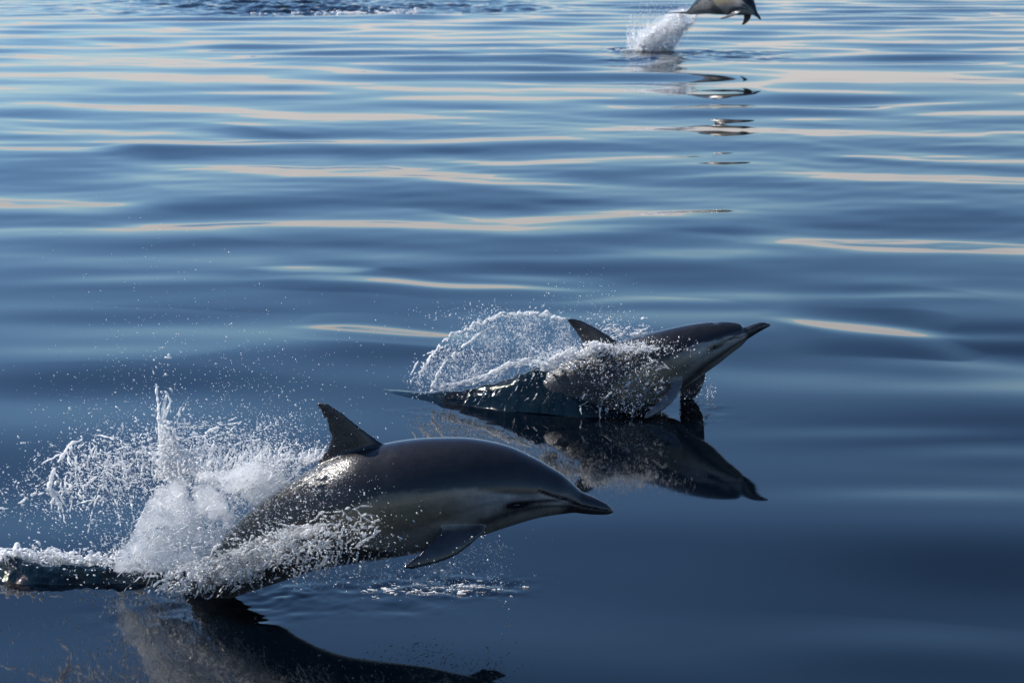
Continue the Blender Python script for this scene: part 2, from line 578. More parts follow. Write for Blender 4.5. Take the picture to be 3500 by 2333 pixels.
def make_dolphin(label, pairs, Yd, yaw, fin_lead, fin_trail, flippers, flukes, voxel, wet_fn, eye_uv=(.180, -.13), fin_tone=1.0, cape_shift=0.0, pale=1.0):
    P = spline(np.array([(a[0], a[1], b[0], b[1]) for a, b in pairs], float), 130)
    xm = P[:, [0, 2]].mean()
    def off(x):
        return tail_bend(x) if yaw is None else yaw * (x - xm) / 1000.0
    dep = Yd + off(P[:, [0, 2]].mean(1))
    U = at_depth(P[:, 0], P[:, 1], dep)
    L = at_depth(P[:, 2], P[:, 3], dep)
    C = (U + L) / 2
    H = (U - L) / 2
    s = np.concatenate([[0], np.cumsum(np.linalg.norm(np.diff(C, axis=0), axis=1))])
    us = s / s[-1]
    hh = np.linalg.norm(H, axis=1)
    # true half height across the body axis, used for the width
    T = np.gradient(C, axis=0); T /= np.linalg.norm(T, axis=1)[:, None]
    perp = np.sqrt(np.maximum(hh ** 2 - (np.sum(H * T, 1)) ** 2, 1e-8))
    lat = np.cross(T, H); lat /= np.linalg.norm(lat, axis=1)[:, None]
    lat *= np.sign(lat[:, 1:2])
    w = perp * np.interp(us, WIDTH_U, WIDTH_K)
    m = 56
    a = np.linspace(0, 2 * np.pi, m, endpoint=False)
    ca, sa = np.cos(a), np.sin(a)
    # slightly keeled above, fuller below
    wid = sa * (1 - 0.10 * np.maximum(ca, 0) ** 2)
    rings = C[:, None] + H[:, None] * ca[None, :, None] + lat[:, None] * (w[:, None] * wid[None, :])[..., None]
    pieces = [loft(rings)]

    def pts(rows):
        r = np.array(rows, float)
        d = r[:, 2] if r.shape[1] > 2 else 0.0
        base = Yd + off(r[:, 0])
        return at_depth(r[:, 0], r[:, 1], base + d)

    pieces.append(foil(pts(fin_lead), pts(fin_trail), 0.15, least=voxel * 1.7))
    blades = []
    for ld, tr in flippers:
        pieces.append(foil(pts(ld), pts(tr), 0.16, least=voxel * 1.8)); blades.append(spline(np.vstack([(pts(ld) + pts(tr)) / 2]), 30))
    if flukes is None:
        # horizontal flukes across the tail end
        e = C[-6]; t = T[-1]; up = H[-6] / hh[-6]
        S = s[-1]
        for sg in (-1, 1):
            ld = [e - t * .05, e + t * .02 + lat[-1] * sg * .10 * S / 1.9, e + t * .12 + lat[-1] * sg * .20 * S / 1.9, e + t * .20 + lat[-1] * sg * .245 * S / 1.9]
            tr = [e + t * .14, e + t * .15 + lat[-1] * sg * .09 * S / 1.9, e + t * .19 + lat[-1] * sg * .18 * S / 1.9, e + t * .215 + lat[-1] * sg * .245 * S / 1.9]
            pieces.append(foil(np.array(ld), np.array(tr), 0.10))
    else:
        for ld, tr in flukes:
            pieces.append(foil(pts(ld), pts(tr), 0.16, least=voxel * 2.2))
    body = remeshed('body', pieces, voxel)
    n = len(body.data.vertices)
    co = np.empty(n * 3, np.float32); body.data.vertices.foreach_get('co', co); co = co.reshape(-1, 3).astype(float)
    # body coordinates of every vertex
    idx = np.empty(n, int)
    for k in range(0, n, 20000):
        d2 = ((co[k:k + 20000, None, :] - C[None]) ** 2)
        # distance along the axis decides, so that fins belong to the station they rise from
        ax = np.abs(np.einsum('ijk,jk->ij', co[k:k + 20000, None, :] - C[None], T))
        idx[k:k + 20000] = np.argmin(ax * 3 + np.sqrt(d2.sum(-1)) * 0.35, 1)
    rel = co - C[idx]
    u = us[idx]
    v = np.sum(rel * H[idx], 1) / hh[idx] ** 2
    q = np.sum(rel * lat[idx], 1) / w[idx]
    rad = np.sqrt(v ** 2 + q ** 2)
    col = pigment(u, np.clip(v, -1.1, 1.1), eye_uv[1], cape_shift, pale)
    finm = sstep(1.06, 1.22, rad) * sstep(.06, .12, u)
    nz = 0.5 + 0.5 * vnoise(co[:, 0] * 60, co[:, 1] * 60, co[:, 2] * 60)
    fcol = DARK * 1.25 + np.array((.016, .015, .014)) * nz[:, None]
    low = (v < 0)[:, None]
    fcol = np.where(low, fcol * fin_tone, fcol)  # fin_tone lightens the flippers' colour in place of sun catching them
    col = col + (fcol - col) * finm[:, None]
    # blowhole: a small dark crescent on top of the head
    bh = np.exp(-((u - .155) / .008) ** 2) * sstep(.93, .98, v)
    col = col * (1 - 0.8 * bh[:, None])
    ca_ = body.data.attributes.new('pigment', 'FLOAT_COLOR', 'POINT')
    ca_.data.foreach_set('color', np.concatenate([col, np.ones((n, 1))], 1).astype(np.float32).ravel())
    attr(body, 'wet', wet_fn(u, v, finm))
    # carve the mouth line, the blowhole and the folds of the neck a little
    ml = np.interp(u, [0, .07, .13, .16], [-.05, -.12, .05, .22])
    carve = 0.0028 * np.exp(-((v - ml) / .06) ** 2) * sstep(.155, .135, u) + 0.007 * bh
    nr = np.empty(n * 3, np.float32); body.data.vertices.foreach_get('normal', nr); nr = nr.reshape(-1, 3)
    co = co - nr * carve[:, None]
    body.data.vertices.foreach_set('co', co.astype(np.float32).ravel())
    body.data.materials.append(SKIN)
    body.data.update()
    # thing
    root = bpy.data.objects.new('dolphin', None)
    COL.objects.link(root)
    base = C[60].copy()
    root.location = base
    tag(root, label, 'dolphin', 'dolphins leaping past')
    body.parent = root
    body.matrix_parent_inverse.identity()
    body.location = -base
    # eyes
    k = int(np.argmin(np.abs(us - eye_uv[0])))
    for sg in (-1, 1):
        vv = eye_uv[1]
        p = C[k] + H[k] * vv + lat[k] * sg * w[k] * math.sqrt(1 - vv * vv) * 0.965
        bm = bmesh.new()
        bmesh.ops.create_icosphere(bm, subdivisions=3, radius=0.011)
        for b in bm.verts:
            b.co.z *= 0.75
        me = bpy.data.meshes.new('eye'); bm.to_mesh(me); bm.free()
        me.materials.append(EYE)
        me.polygons.foreach_set('use_smooth', np.ones(len(me.polygons), bool))
        e = bpy.data.objects.new('eye', me); COL.objects.link(e)
        e.parent = root
        e.location = p - base
    return dict(root=root, C=C, H=H, lat=lat, w=w, us=us, T=T, Y=Yd)


Y1, Y2, Y3 = 6.87, 10.0, 37.9

YAW1 = None                       # the near dolphin's tail bends away instead
D1 = make_dolphin(
    'nearest dark dolphin leaping with tall fin, tail hidden in the large splash',
    [((2097, 1741), (2096, 1751)), ((2076, 1721), (2079, 1757)), ((2030, 1697), (2030, 1757)), ((1988, 1679), (1986, 1753)),
     ((1972, 1664), (1965, 1750)), ((1928, 1624), (1930, 1753)), ((1880, 1594), (1880, 1759)), ((1826, 1563), (1828, 1769)),
     ((1733, 1523), (1745, 1793)), ((1611, 1499), (1640, 1827)), ((1489, 1497), (1530, 1858)), ((1391, 1504), (1440, 1882)),
     ((1300, 1520), (1340, 1900)), ((1200, 1543), (1245, 1915)), ((1098, 1585), (1150, 1930)), ((1005, 1636), (1060, 1952)),
     ((920, 1692), (980, 1980)), ((845, 1752), (905, 2005)), ((760, 1832), (815, 2035)), ((685, 1925), (720, 2068)),
     ((610, 2025), (635, 2100)), ((510, 2125), (525, 2155))],
    Y1, YAW1,
    [(1345, 1560), (1313, 1519), (1274, 1490), (1220, 1450), (1171, 1409), (1127, 1381), (1102, 1374), (1088, 1373)],
    [(1060, 1620), (1088, 1572), (1120, 1528), (1127, 1487), (1112, 1443), (1092, 1404), (1083, 1385), (1081, 1377)],
    [([(1670, 1790, -.09), (1645, 1829, -.15), (1562, 1897, -.20), (1479, 1929, -.24), (1410, 1945, -.27), (1380, 1942, -.28)],
      [(1500, 1785, -.10), (1505, 1806, -.16), (1480, 1838, -.20), (1440, 1880, -.24), (1398, 1915, -.27), (1376, 1937, -.28)]),
     ([(1680, 1760, .09), (1735, 1785, .10), (1725, 1798, .10), (1700, 1808, .11), (1665, 1812, .11)],
      [(1560, 1760, .09), (1600, 1785, .10), (1625, 1803, .10), (1640, 1812, .11), (1655, 1814, .11)])],
    None, 0.0047,
    lambda u, v, f: 0.03 + 0.5 * sstep(.40, .52, u) + 0.15 * sstep(.3, .5, u) * sstep(0, -.6, v), eye_uv=(.180, -.28))

D2 = make_dolphin(
    'smaller dolphin rising nose up from the water beneath a fan of spray',
    [((2635, 1106), (2634, 1114)), ((2603, 1100), (2613, 1124)), ((2564, 1110), (2577, 1145)), ((2543, 1118), (2554, 1160)),
     ((2529, 1105), (2534, 1181)), ((2490, 1099), (2500, 1206)), ((2440, 1099), (2460, 1238)), ((2385, 1105), (2418, 1268)),
     ((2325, 1115), (2370, 1302)), ((2211, 1141), (2290, 1356)), ((2119, 1165), (2215, 1398)), ((2040, 1188), (2140, 1428)),
     ((1970, 1212), (2065, 1448)), ((1900, 1250), (1985, 1462)), ((1830, 1300), (1900, 1480)), ((1750, 1365), (1805, 1495)),
     ((1680, 1430), (1720, 1512)), ((1580, 1505), (1600, 1535))],
    Y2, 0.0,
    [(2130, 1190), (2105, 1162), (2050, 1126), (1998, 1098), (1960, 1087), (1945, 1087)],
    [(1960, 1240), (1988, 1180), (1972, 1143), (1952, 1116), (1939, 1098), (1937, 1092)],
    [([(2335, 1285, -.10), (2328, 1330, -.17), (2300, 1375, -.22), (2260, 1408, -.25), (2222, 1428, -.27), (2206, 1431, -.28)],
      [(2255, 1285, -.10), (2288, 1318, -.17), (2264, 1352, -.22), (2230, 1386, -.25), (2205, 1412, -.27), (2199, 1426, -.28)]),
     ([(2415, 1250, .06), (2412, 1290, .10), (2400, 1328, .13), (2376, 1360, .15), (2348, 1378, .17), (2336, 1382, .18)],
      [(2300, 1262, .06), (2322, 1300, .10), (2318, 1330, .13), (2318, 1352, .15), (2322, 1368, .17), (2330, 1378, .18)])],
    None, 0.0058,
    lambda u, v, f: 0.03 + 0.6 * sstep(.26, .38, u) * (1 - f) + .25 * f, eye_uv=(.180, .02), fin_tone=3.6, cape_shift=.26)

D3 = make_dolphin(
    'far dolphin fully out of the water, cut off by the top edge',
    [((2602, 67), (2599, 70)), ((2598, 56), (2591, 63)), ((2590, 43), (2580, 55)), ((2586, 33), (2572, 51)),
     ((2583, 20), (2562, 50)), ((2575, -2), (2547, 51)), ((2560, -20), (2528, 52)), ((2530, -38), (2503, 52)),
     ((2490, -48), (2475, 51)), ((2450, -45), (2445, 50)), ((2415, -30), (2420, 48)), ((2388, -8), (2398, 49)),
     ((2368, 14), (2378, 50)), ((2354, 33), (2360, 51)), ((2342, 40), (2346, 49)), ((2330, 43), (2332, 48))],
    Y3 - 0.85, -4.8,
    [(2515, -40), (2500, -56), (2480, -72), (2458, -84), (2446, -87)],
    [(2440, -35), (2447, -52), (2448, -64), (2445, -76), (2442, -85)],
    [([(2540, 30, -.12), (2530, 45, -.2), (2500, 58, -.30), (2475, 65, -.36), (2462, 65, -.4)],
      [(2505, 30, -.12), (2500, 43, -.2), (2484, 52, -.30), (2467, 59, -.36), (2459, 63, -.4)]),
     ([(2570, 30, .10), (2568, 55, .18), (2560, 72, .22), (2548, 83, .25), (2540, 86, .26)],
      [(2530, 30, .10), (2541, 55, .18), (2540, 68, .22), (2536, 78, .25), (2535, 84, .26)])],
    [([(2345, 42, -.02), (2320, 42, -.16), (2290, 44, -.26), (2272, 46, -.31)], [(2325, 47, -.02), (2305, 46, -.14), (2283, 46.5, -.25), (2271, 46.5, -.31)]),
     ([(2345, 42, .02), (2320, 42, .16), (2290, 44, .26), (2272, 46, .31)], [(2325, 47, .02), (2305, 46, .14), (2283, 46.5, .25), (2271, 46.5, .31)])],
    0.007, lambda u, v, f: 0.05 + 0.3 * sstep(.5, .7, u), fin_tone=3.0, cape_shift=.1, pale=1.75)  # body and flippers coloured lighter, as if sunlit
# ------------------------------------------------------------------ spray
def spray_material():
    """torn water: clear where thin, milky where it is full of air"""
    m, nt = new_mat('spray_water')
    out = node(nt, 'ShaderNodeOutputMaterial')
    tc = node(nt, 'ShaderNodeTexCoord')
    n1 = node(nt, 'ShaderNodeTexNoise', {'Vector': tc.outputs['Object'], 'Scale': 110.0, 'Detail': 5.0, 'Roughness': 0.6})
    bp = node(nt, 'ShaderNodeBump', {'Height': n1.outputs[0], 'Strength': 0.9, 'Distance': 0.005})
    mx = node(nt, 'ShaderNodeBsdfPrincipled')
    mx.inputs['Base Color'].default_value = (0.93, 0.955, 0.975, 1)
    mx.inputs['Roughness'].default_value = 0.16
    mx.inputs['IOR'].default_value = 1.333
    mx.inputs['Subsurface Weight'].default_value = 1.0
    mx.inputs['Subsurface Radius'].default_value = (1.0, 1.0, 1.0)
    mx.inputs['Subsurface Scale'].default_value = 0.05
    nt.links.new(bp.outputs[0], mx.inputs['Normal'])
    gs = node(nt, 'ShaderNodeBsdfGlossy', {'Color': (1, 1, 1, 1), 'Roughness': 0.06})
    nt.links.new(bp.outputs[0], gs.inputs['Normal'])
    tp = node(nt, 'ShaderNodeBsdfTransparent', {'Color': (0.93, 0.96, 0.98, 1)})
    fr = node(nt, 'ShaderNodeFresnel', {'IOR': 1.5})
    nt.links.new(bp.outputs[0], fr.inputs['Normal'])
    gl = node(nt, 'ShaderNodeMixShader', {0: fr.outputs[0], 1: tp.outputs[0], 2: gs.outputs[0]})
    at = node(nt, 'ShaderNodeAttribute', attribute_name='milky')
    fa = node(nt, 'ShaderNodeMapRange', {'Value': n1.outputs[0], 'From Min': 0.35, 'From Max': 0.65, 'To Min': -0.25, 'To Max': 0.25})
    ad = node(nt, 'ShaderNodeMath', {0: fa.outputs[0], 1: at.outputs['Fac']}, operation='ADD', use_clamp=True)
    fin = node(nt, 'ShaderNodeMixShader', {0: ad.outputs[0], 1: gl.outputs[0], 2: mx.outputs[0]})
    nt.links.new(fin.outputs[0], out.inputs[0])
    return m


def drop_material():
    m, nt = new_mat('water_drop')
    out = node(nt, 'ShaderNodeOutputMaterial')
    mx = node(nt, 'ShaderNodeBsdfPrincipled')
    mx.inputs['Base Color'].default_value = (0.93, 0.955, 0.975, 1)
    mx.inputs['Roughness'].default_value = 0.14
    mx.inputs['IOR'].default_value = 1.333
    mx.inputs['Subsurface Weight'].default_value = 1.0
    mx.inputs['Subsurface Radius'].default_value = (1.0, 1.0, 1.0)
    mx.inputs['Subsurface Scale'].default_value = 0.004
    tp = node(nt, 'ShaderNodeBsdfTransparent')
    fin = node(nt, 'ShaderNodeMixShader', {0: 0.72, 1: tp.outputs[0], 2: mx.outputs[0]})
    nt.links.new(fin.outputs[0], out.inputs[0])
    return m


def sheet_material():
    """the lip of raised water: dark and glassy below, thinning to a clear streaked sheet at its crest"""
    m, nt = new_mat('lifted_water')
    out = node(nt, 'ShaderNodeOutputMaterial')
    tc = node(nt, 'ShaderNodeTexCoord')
    mp = node(nt, 'ShaderNodeMapping', {0: tc.outputs['Object'], 'Rotation': (0, R(38), 0), 'Scale': (34.0, 14.0, 10.0)})
    n1 = node(nt, 'ShaderNodeTexNoise', {'Vector': mp.outputs[0], 'Scale': 1.0, 'Detail': 5.0, 'Roughness': 0.6, 'Distortion': 0.9})
    bp = node(nt, 'ShaderNodeBump', {'Height': n1.outputs[0], 'Strength': 0.7, 'Distance': 0.006})
    bs = node(nt, 'ShaderNodeBsdfPrincipled')
    bs.inputs['Base Color'].default_value = (0.003, 0.010, 0.016, 1)
    bs.inputs['Roughness'].default_value = 0.05
    bs.inputs['IOR'].default_value = 1.333
    nt.links.new(bp.outputs[0], bs.inputs['Normal'])
    tp = node(nt, 'ShaderNodeBsdfTransparent', {'Color': (0.80, 0.90, 0.96, 1)})
    at = node(nt, 'ShaderNodeAttribute', attribute_name='height')
    th = node(nt, 'ShaderNodeMath', {0: at.outputs['Fac'], 1: n1.outputs[0]}, operation='MULTIPLY')
    fa = node(nt, 'ShaderNodeMapRange', {'Value': th.outputs[0], 'From Min': 0.34, 'From Max': 0.62, 'To Min': 0.0, 'To Max': 0.55})
    mx = node(nt, 'ShaderNodeMixShader', {0: fa.outputs[0], 1: bs.outputs[0], 2: tp.outputs[0]})
    nt.links.new(mx.outputs[0], out.inputs[0])
    return m


def mist_material(density, scale):
    """water beaten to mist: even white scatter, torn by noise"""
    m, nt = new_mat('spray_mist')
    out = node(nt, 'ShaderNodeOutputMaterial')
    tc = node(nt, 'ShaderNodeTexCoord')
    mp = node(nt, 'ShaderNodeMapping', {0: tc.outputs['Object'], 'Rotation': (0, R(-40), 0), 'Scale': (scale * .45, scale, scale)})
    n1 = node(nt, 'ShaderNodeTexNoise', {'Vector': mp.outputs[0], 'Scale': 1.0, 'Detail': 5.0, 'Roughness': 0.62, 'Distortion': 0.5})
    de = node(nt, 'ShaderNodeMapRange', {'Value': n1.outputs[0], 'From Min': 0.40, 'From Max': 0.64, 'To Min': 0.05 * density, 'To Max': density})
    n2 = node(nt, 'ShaderNodeTexNoise', {'Vector': tc.outputs['Object'], 'Scale': scale * .38, 'Detail': 3.0, 'Roughness': 0.55})
    tn = node(nt, 'ShaderNodeMapRange', {'Value': n2.outputs[0], 'From Min': 0.36, 'From Max': 0.60, 'To Min': 0.12, 'To Max': 0.95})
    de = node(nt, 'ShaderNodeMath', {0: de.outputs[0], 1: tn.outputs[0]}, operation='MULTIPLY')
    pv = node(nt, 'ShaderNodeVolumePrincipled', {'Color': (0.98, 0.987, 0.995, 1), 'Density': de.outputs[0], 'Anisotropy': 0.35})
    nt.links.new(pv.outputs[0], out.inputs['Volume'])
    return m


MIST = mist_material(30.0, 22.0)
MIST_FAR = mist_material(5.0, 6.0)
SHEET = sheet_material()
SPRAY = spray_material()
DROP = drop_material()

_GN = bpy.data.node_groups.new('skin_points', 'GeometryNodeTree')
_GN.interface.new_socket('Geometry', in_out='INPUT', socket_type='NodeSocketGeometry')
_GN.interface.new_socket('Geometry', in_out='OUTPUT', socket_type='NodeSocketGeometry')
_gi = _GN.nodes.new('NodeGroupInput'); _go = _GN.nodes.new('NodeGroupOutput')
_mp = _GN.nodes.new('GeometryNodeMeshToPoints')
_na = _GN.nodes.new('GeometryNodeInputNamedAttribute'); _na.data_type = 'FLOAT'; _na.inputs['Name'].default_value = 'rad'
_pv = _GN.nodes.new('GeometryNodePointsToVolume'); _pv.resolution_mode = 'VOXEL_SIZE'
_vm = _GN.nodes.new('GeometryNodeVolumeToMesh'); _vm.resolution_mode = 'GRID'
_vm.inputs['Threshold'].default_value = 0.1
_GN.links.new(_gi.outputs[0], _mp.inputs[0])
_GN.links.new(_mp.outputs[0], _pv.inputs['Points'])
_GN.links.new(_na.outputs[0], _pv.inputs['Radius'])
_GN.links.new(_pv.outputs[0], _vm.inputs[0])
_GN.links.new(_vm.outputs[0], _go.inputs[0])


def skinned(name, pts, rad, voxel, smooth=2):
    """one torn water surface round a cloud of points"""
    me = bpy.data.meshes.new(name)
    me.vertices.add(len(pts))
    me.vertices.foreach_set('co', np.asarray(pts, np.float32).ravel())
    ob = bpy.data.objects.new(name, me); COL.objects.link(ob)
    attr(ob, 'rad', rad)
    _pv.inputs['Voxel Size'].default_value = voxel
    md = ob.modifiers.new('g', 'NODES'); md.node_group = _GN
    s = ob.modifiers.new('s', 'SMOOTH'); s.factor = 0.5; s.iterations = smooth
    dg = bpy.context.evaluated_depsgraph_get()
    m2 = bpy.data.meshes.new_from_object(ob.evaluated_get(dg))
    ob.modifiers.clear(); ob.data = m2
    bpy.data.meshes.remove(me)
    m2.polygons.foreach_set('use_smooth', np.ones(len(m2.polygons), bool))
    m2.materials.clear(); m2.materials.append(SPRAY)
    return ob


_t = (1 + 5 ** 0.5) / 2
ICO_V = np.array([(-1, _t, 0), (1, _t, 0), (-1, -_t, 0), (1, -_t, 0), (0, -1, _t), (0, 1, _t), (0, -1, -_t), (0, 1, -_t), (_t, 0, -1), (_t, 0, 1), (-_t, 0, -1), (-_t, 0, 1)])
ICO_V /= np.linalg.norm(ICO_V[0])
ICO_F = np.array([(0, 11, 5), (0, 5, 1), (0, 1, 7), (0, 7, 10), (0, 10, 11), (1, 5, 9), (5, 11, 4), (11, 10, 2), (10, 7, 6), (7, 1, 8), (3, 9, 4), (3, 4, 2), (3, 2, 6), (3, 6, 8), (3, 8, 9), (4, 9, 5), (2, 4, 11), (6, 2, 10), (8, 6, 7), (9, 8, 1)])
OCT_V = np.array([(1, 0, 0), (-1, 0, 0), (0, 1, 0), (0, -1, 0), (0, 0, 1), (0, 0, -1)], float)
OCT_F = np.array([(0, 2, 4), (2, 1, 4), (1, 3, 4), (3, 0, 4), (2, 0, 5), (1, 2, 5), (3, 1, 5), (0, 3, 5)])


def drops(name, pts, rad, parent, fine=False, stretch=None):
    bv, bf = (OCT_V, OCT_F) if fine else (ICO_V, ICO_F)
    pts = np.asarray(pts, float); n = len(pts)
    v = np.repeat(bv[None], n, 0) * rad[:, None, None]
    v *= 1 + 0.25 * rng.normal(size=(n, 1, 3)).clip(-2, 2)
    if stretch is not None:                       # drawn out along their flight
        d = stretch / np.linalg.norm(stretch, axis=1)[:, None]
        a = np.einsum('nij,nj->ni', v, d)
        v = v + (a * rng.uniform(0.2, 1.6, (n, 1)))[..., None] * d[:, None, :]
    v = (v + pts[:, None, :]).reshape(-1, 3)
    f = (np.arange(n)[:, None, None] * len(bv) + bf[None]).reshape(-1, 3)
    o = mesh_np(name, v, f, DROP, parent)
    tag(o, kind='stuff')
    return o


def lean(Y, px):
    """the near dolphin's tail bends away from the camera: its wake lies farther out"""
    return tail_bend(px) if Y == Y1 else 0.0


class Cloud:
    """points (with radius and air content) measured in photograph pixels plus metres of depth"""
    def __init__(s, Y, ppm):
        s.Y, s.ppm = Y, ppm
        s.p, s.r = [], []

    def w(s, px, py, d):
        return at_depth(np.asarray(px, float), np.asarray(py, float), s.Y + lean(s.Y, px) + np.asarray(d, float))

    def add(s, px, py, d, r):
        px = np.asarray(px, float)
        s.p.append(s.w(px, py, np.broadcast_to(d, px.shape))); s.r.append(np.broadcast_to(r, px.shape).astype(float))

    def thread(s, P, r0, r1, wig=0.0, bead=0.5, gap=None):
        """a ligament through rows of (px, py, depth), radius in metres from r0 to r1"""
        P = np.asarray(P, float)
        if P.shape[1] == 2:
            P = np.hstack([P, np.zeros((len(P), 1))])
        Q = P * np.array([1, 1, s.ppm])
        L = np.linalg.norm(np.diff(Q, axis=0), axis=1).sum()
        n = max(4, int(L / s.ppm / (0.55 * (r0 + r1) / 2)))
        n = min(n, 500)
        C = spline(Q, n)
        k = np.linspace(0, 1, n)
        ph = rng.uniform(0, 50, 3)
        for j in range(3):
            C[:, j] += wig * vnoise(k * L / 40 + ph[j], ph[j], 0.5) + 0.5 * wig * vnoise(k * L / 14 + ph[j], ph[j], 9.5)
        r = (r0 + (r1 - r0) * k) * (1 + bead * vnoise(k * L / 16, ph[0], ph[1]) + 0.5 * bead * vnoise(k * L / 6, ph[1], ph[2]))
        gap = (bead - .62) * 0.8 if gap is None else gap
        keep = vnoise(k * L / 20 + ph[2], ph[0], 3.3) + .6 * vnoise(k * L / 8 + ph[1], ph[0], 7.3) > -0.55 + gap * 1.5     # strings of beads, not cords
        if keep.sum() < 2:
            return
        s.add(C[keep, 0], C[keep, 1], C[keep, 2] / s.ppm, np.maximum(r, 0.15 * r0)[keep])

    def get(s):
        return np.vstack(s.p), np.concatenate(s.r)


def in_poly(px, py, poly):
    c = np.zeros(len(px), bool)
    x0, y0 = poly[-1]
    for x1, y1 in poly:
        t = ((y1 > py) != (y0 > py)) & (px < (x0 - x1) * (py - y1) / (y0 - y1 + 1e-9) + x1)
        c ^= t
        x0, y0 = x1, y1
    return c


def fill(poly, n, r=rng):
    poly = np.array(poly, float)
    lo, hi = poly.min(0), poly.max(0)
    out = np.zeros((0, 2))
    while len(out) < n:
        q = r.uniform(lo, hi, (n * 2, 2))
        out = np.vstack([out, q[in_poly(q[:, 0], q[:, 1], poly)]])
    return out[:n]


def hump(name, rows, width, nx, ny, parent, rib=0.0, freq=30.0, clear=1.0):
    """a raised ridge of water; rows of (px, py of its near foot, crest height in metres)"""
    r = spline(np.array(rows, float) * np.array([1, 1, 1000.0]), nx)
    X, Yf = on_level(r[:, 0], r[:, 1], 0.0)
    h = np.maximum(r[:, 2] / 1000.0, 0)
    h = h * (1 + 0.24 * fbm(np.linspace(0, 11, nx), 0.7, 5.5, 4))
    t = np.linspace(0, 1, ny)[:, None]
    prof = np.where(t < .36, sstep(-.05, .36, t) ** 0.8, sstep(1.0, .36, t))
    w_ = width * (0.45 + 0.55 * np.minimum(1, h / (h.max() + 1e-6)))[None, :]
    S = np.zeros((ny, nx, 3))
    S[..., 0] = X[None, :] + 0 * t
    S[..., 1] = Yf[None, :] + w_ * t
    S[..., 2] = h[None, :] * prof - 0.016 + 0 * t
    b = np.linspace(0, 1, nx)[None, :]
    d = rib * (h / h.max())[None, :] * np.sin(np.pi * np.minimum(t * 1.4, 1)) ** 0.7 * (0.25 * fbm(b * freq + t * 9.0, t * 6, 1.5, 3) + 1.0 * fbm(b * freq * .35 + t * 3, t * 6, 4.5, 4))
    S[..., 1] -= d
    S[..., 1] += (1 - t) ** 2 * 0.05 * fbm(b * 5, 0.3, 2.2, 3)
    S[..., 2] += 0.6 * d
    v = S.reshape(-1, 3)
    i = np.arange(ny - 1)[:, None] * nx + np.arange(nx - 1)[None, :]
    f = np.stack([i, i + 1, i + 1 + nx, i + nx], -1).reshape(-1, 4)
    o = mesh_np(name, v, f, SHEET, parent)
    attr(o, 'height', clear * np.clip(prof * (h / h.max())[None, :], 0, 1).ravel())
    return o


# ---- the near splash -----------------------------------------------------
c = Cloud(Y1, 950.0)
g = np.random.default_rng(11)
# milky plume thrown up by the tail stock
PL = [(470, 1780), (525, 1700), (560, 1640), (640, 1600), (720, 1612), (800, 1585), (900, 1560), (1010, 1545), (1085, 1560), (1010, 1630),
      (920, 1695), (850, 1745), (790, 1800), (735, 1860), (700, 1945), (600, 1960), (480, 1950), (360, 1955), (330, 1925), (420, 1840)]
q = fill(PL, 12000, g)
dd = g.normal(-.03, 0.09, len(q))
k = fbm(q[:, 0] / 60, q[:, 1] / 45, dd * 14 + 3, 3) > -0.12
q, dd = q[k], dd[k]
c.add(q[:, 0], q[:, 1], dd, .0017 * 2.4 ** g.random(len(q)) ** 2)
# solid heart of the plume, smooth and milky
heart = Cloud(Y1, 950.0)
q = fill([(540, 1670), (640, 1625), (760, 1625), (900, 1585), (1085, 1548), (1000, 1615), (860, 1720), (770, 1800), (700, 1900), (560, 1940), (400, 1945), (470, 1820)], 6500, g)
k = fbm(q[:, 0] / 90, q[:, 1] / 60, 13.1, 3) > -0.25
q = q[k]
heart.add(q[:, 0], q[:, 1], g.normal(0.0, 0.025, len(q)) - .10 * sstep(980, 800, q[:, 0]) + .04 * fbm(q[:, 0] / 110, q[:, 1] / 80, 21.0, 2), .014 * 1.7 ** g.random(len(q)))
q = fill([(640, 1975), (740, 1905), (880, 1840), (1010, 1800), (1110, 1790), (1050, 1850), (940, 1910), (860, 1970), (740, 2000)], 1200, g)
heart.add(q[:, 0], q[:, 1], g.normal(-.20, .012, len(q)), .007 * 1.7 ** g.random(len(q)))
q = fill([(535, 1640), (548, 1500), (560, 1440), (580, 1450), (610, 1540), (690, 1630)], 500, g)
heart.add(q[:, 0], q[:, 1], g.normal(0, .012, len(q)), .005 * 1.5 ** g.random(len(q)))
for i in range(280):           # combed along the way it was thrown
    t_ = g.uniform(0, 1)
    x = np.interp(t_, [0, 1], [1050, 480]) + g.normal(0, 25); y = np.interp(t_, [0, .45, 1], [1570, 1690, 1870]) + g.normal(0, 1) * np.interp(t_, [0, .4, 1], [14, 55, 60])
    L = g.uniform(40, 130); a = np.interp(t_, [0, 1], [2.6, 2.2]) + g.normal(0, .22)
    d0 = g.normal(-.10, .05)
    c.thread([(x, y, d0), (x + .5 * L * math.cos(a), y + .5 * L * math.sin(a) - 4, d0), (x + L * math.cos(a), y + L * math.sin(a), d0)], g.uniform(.0017, .0036), .0013, 7, .8)
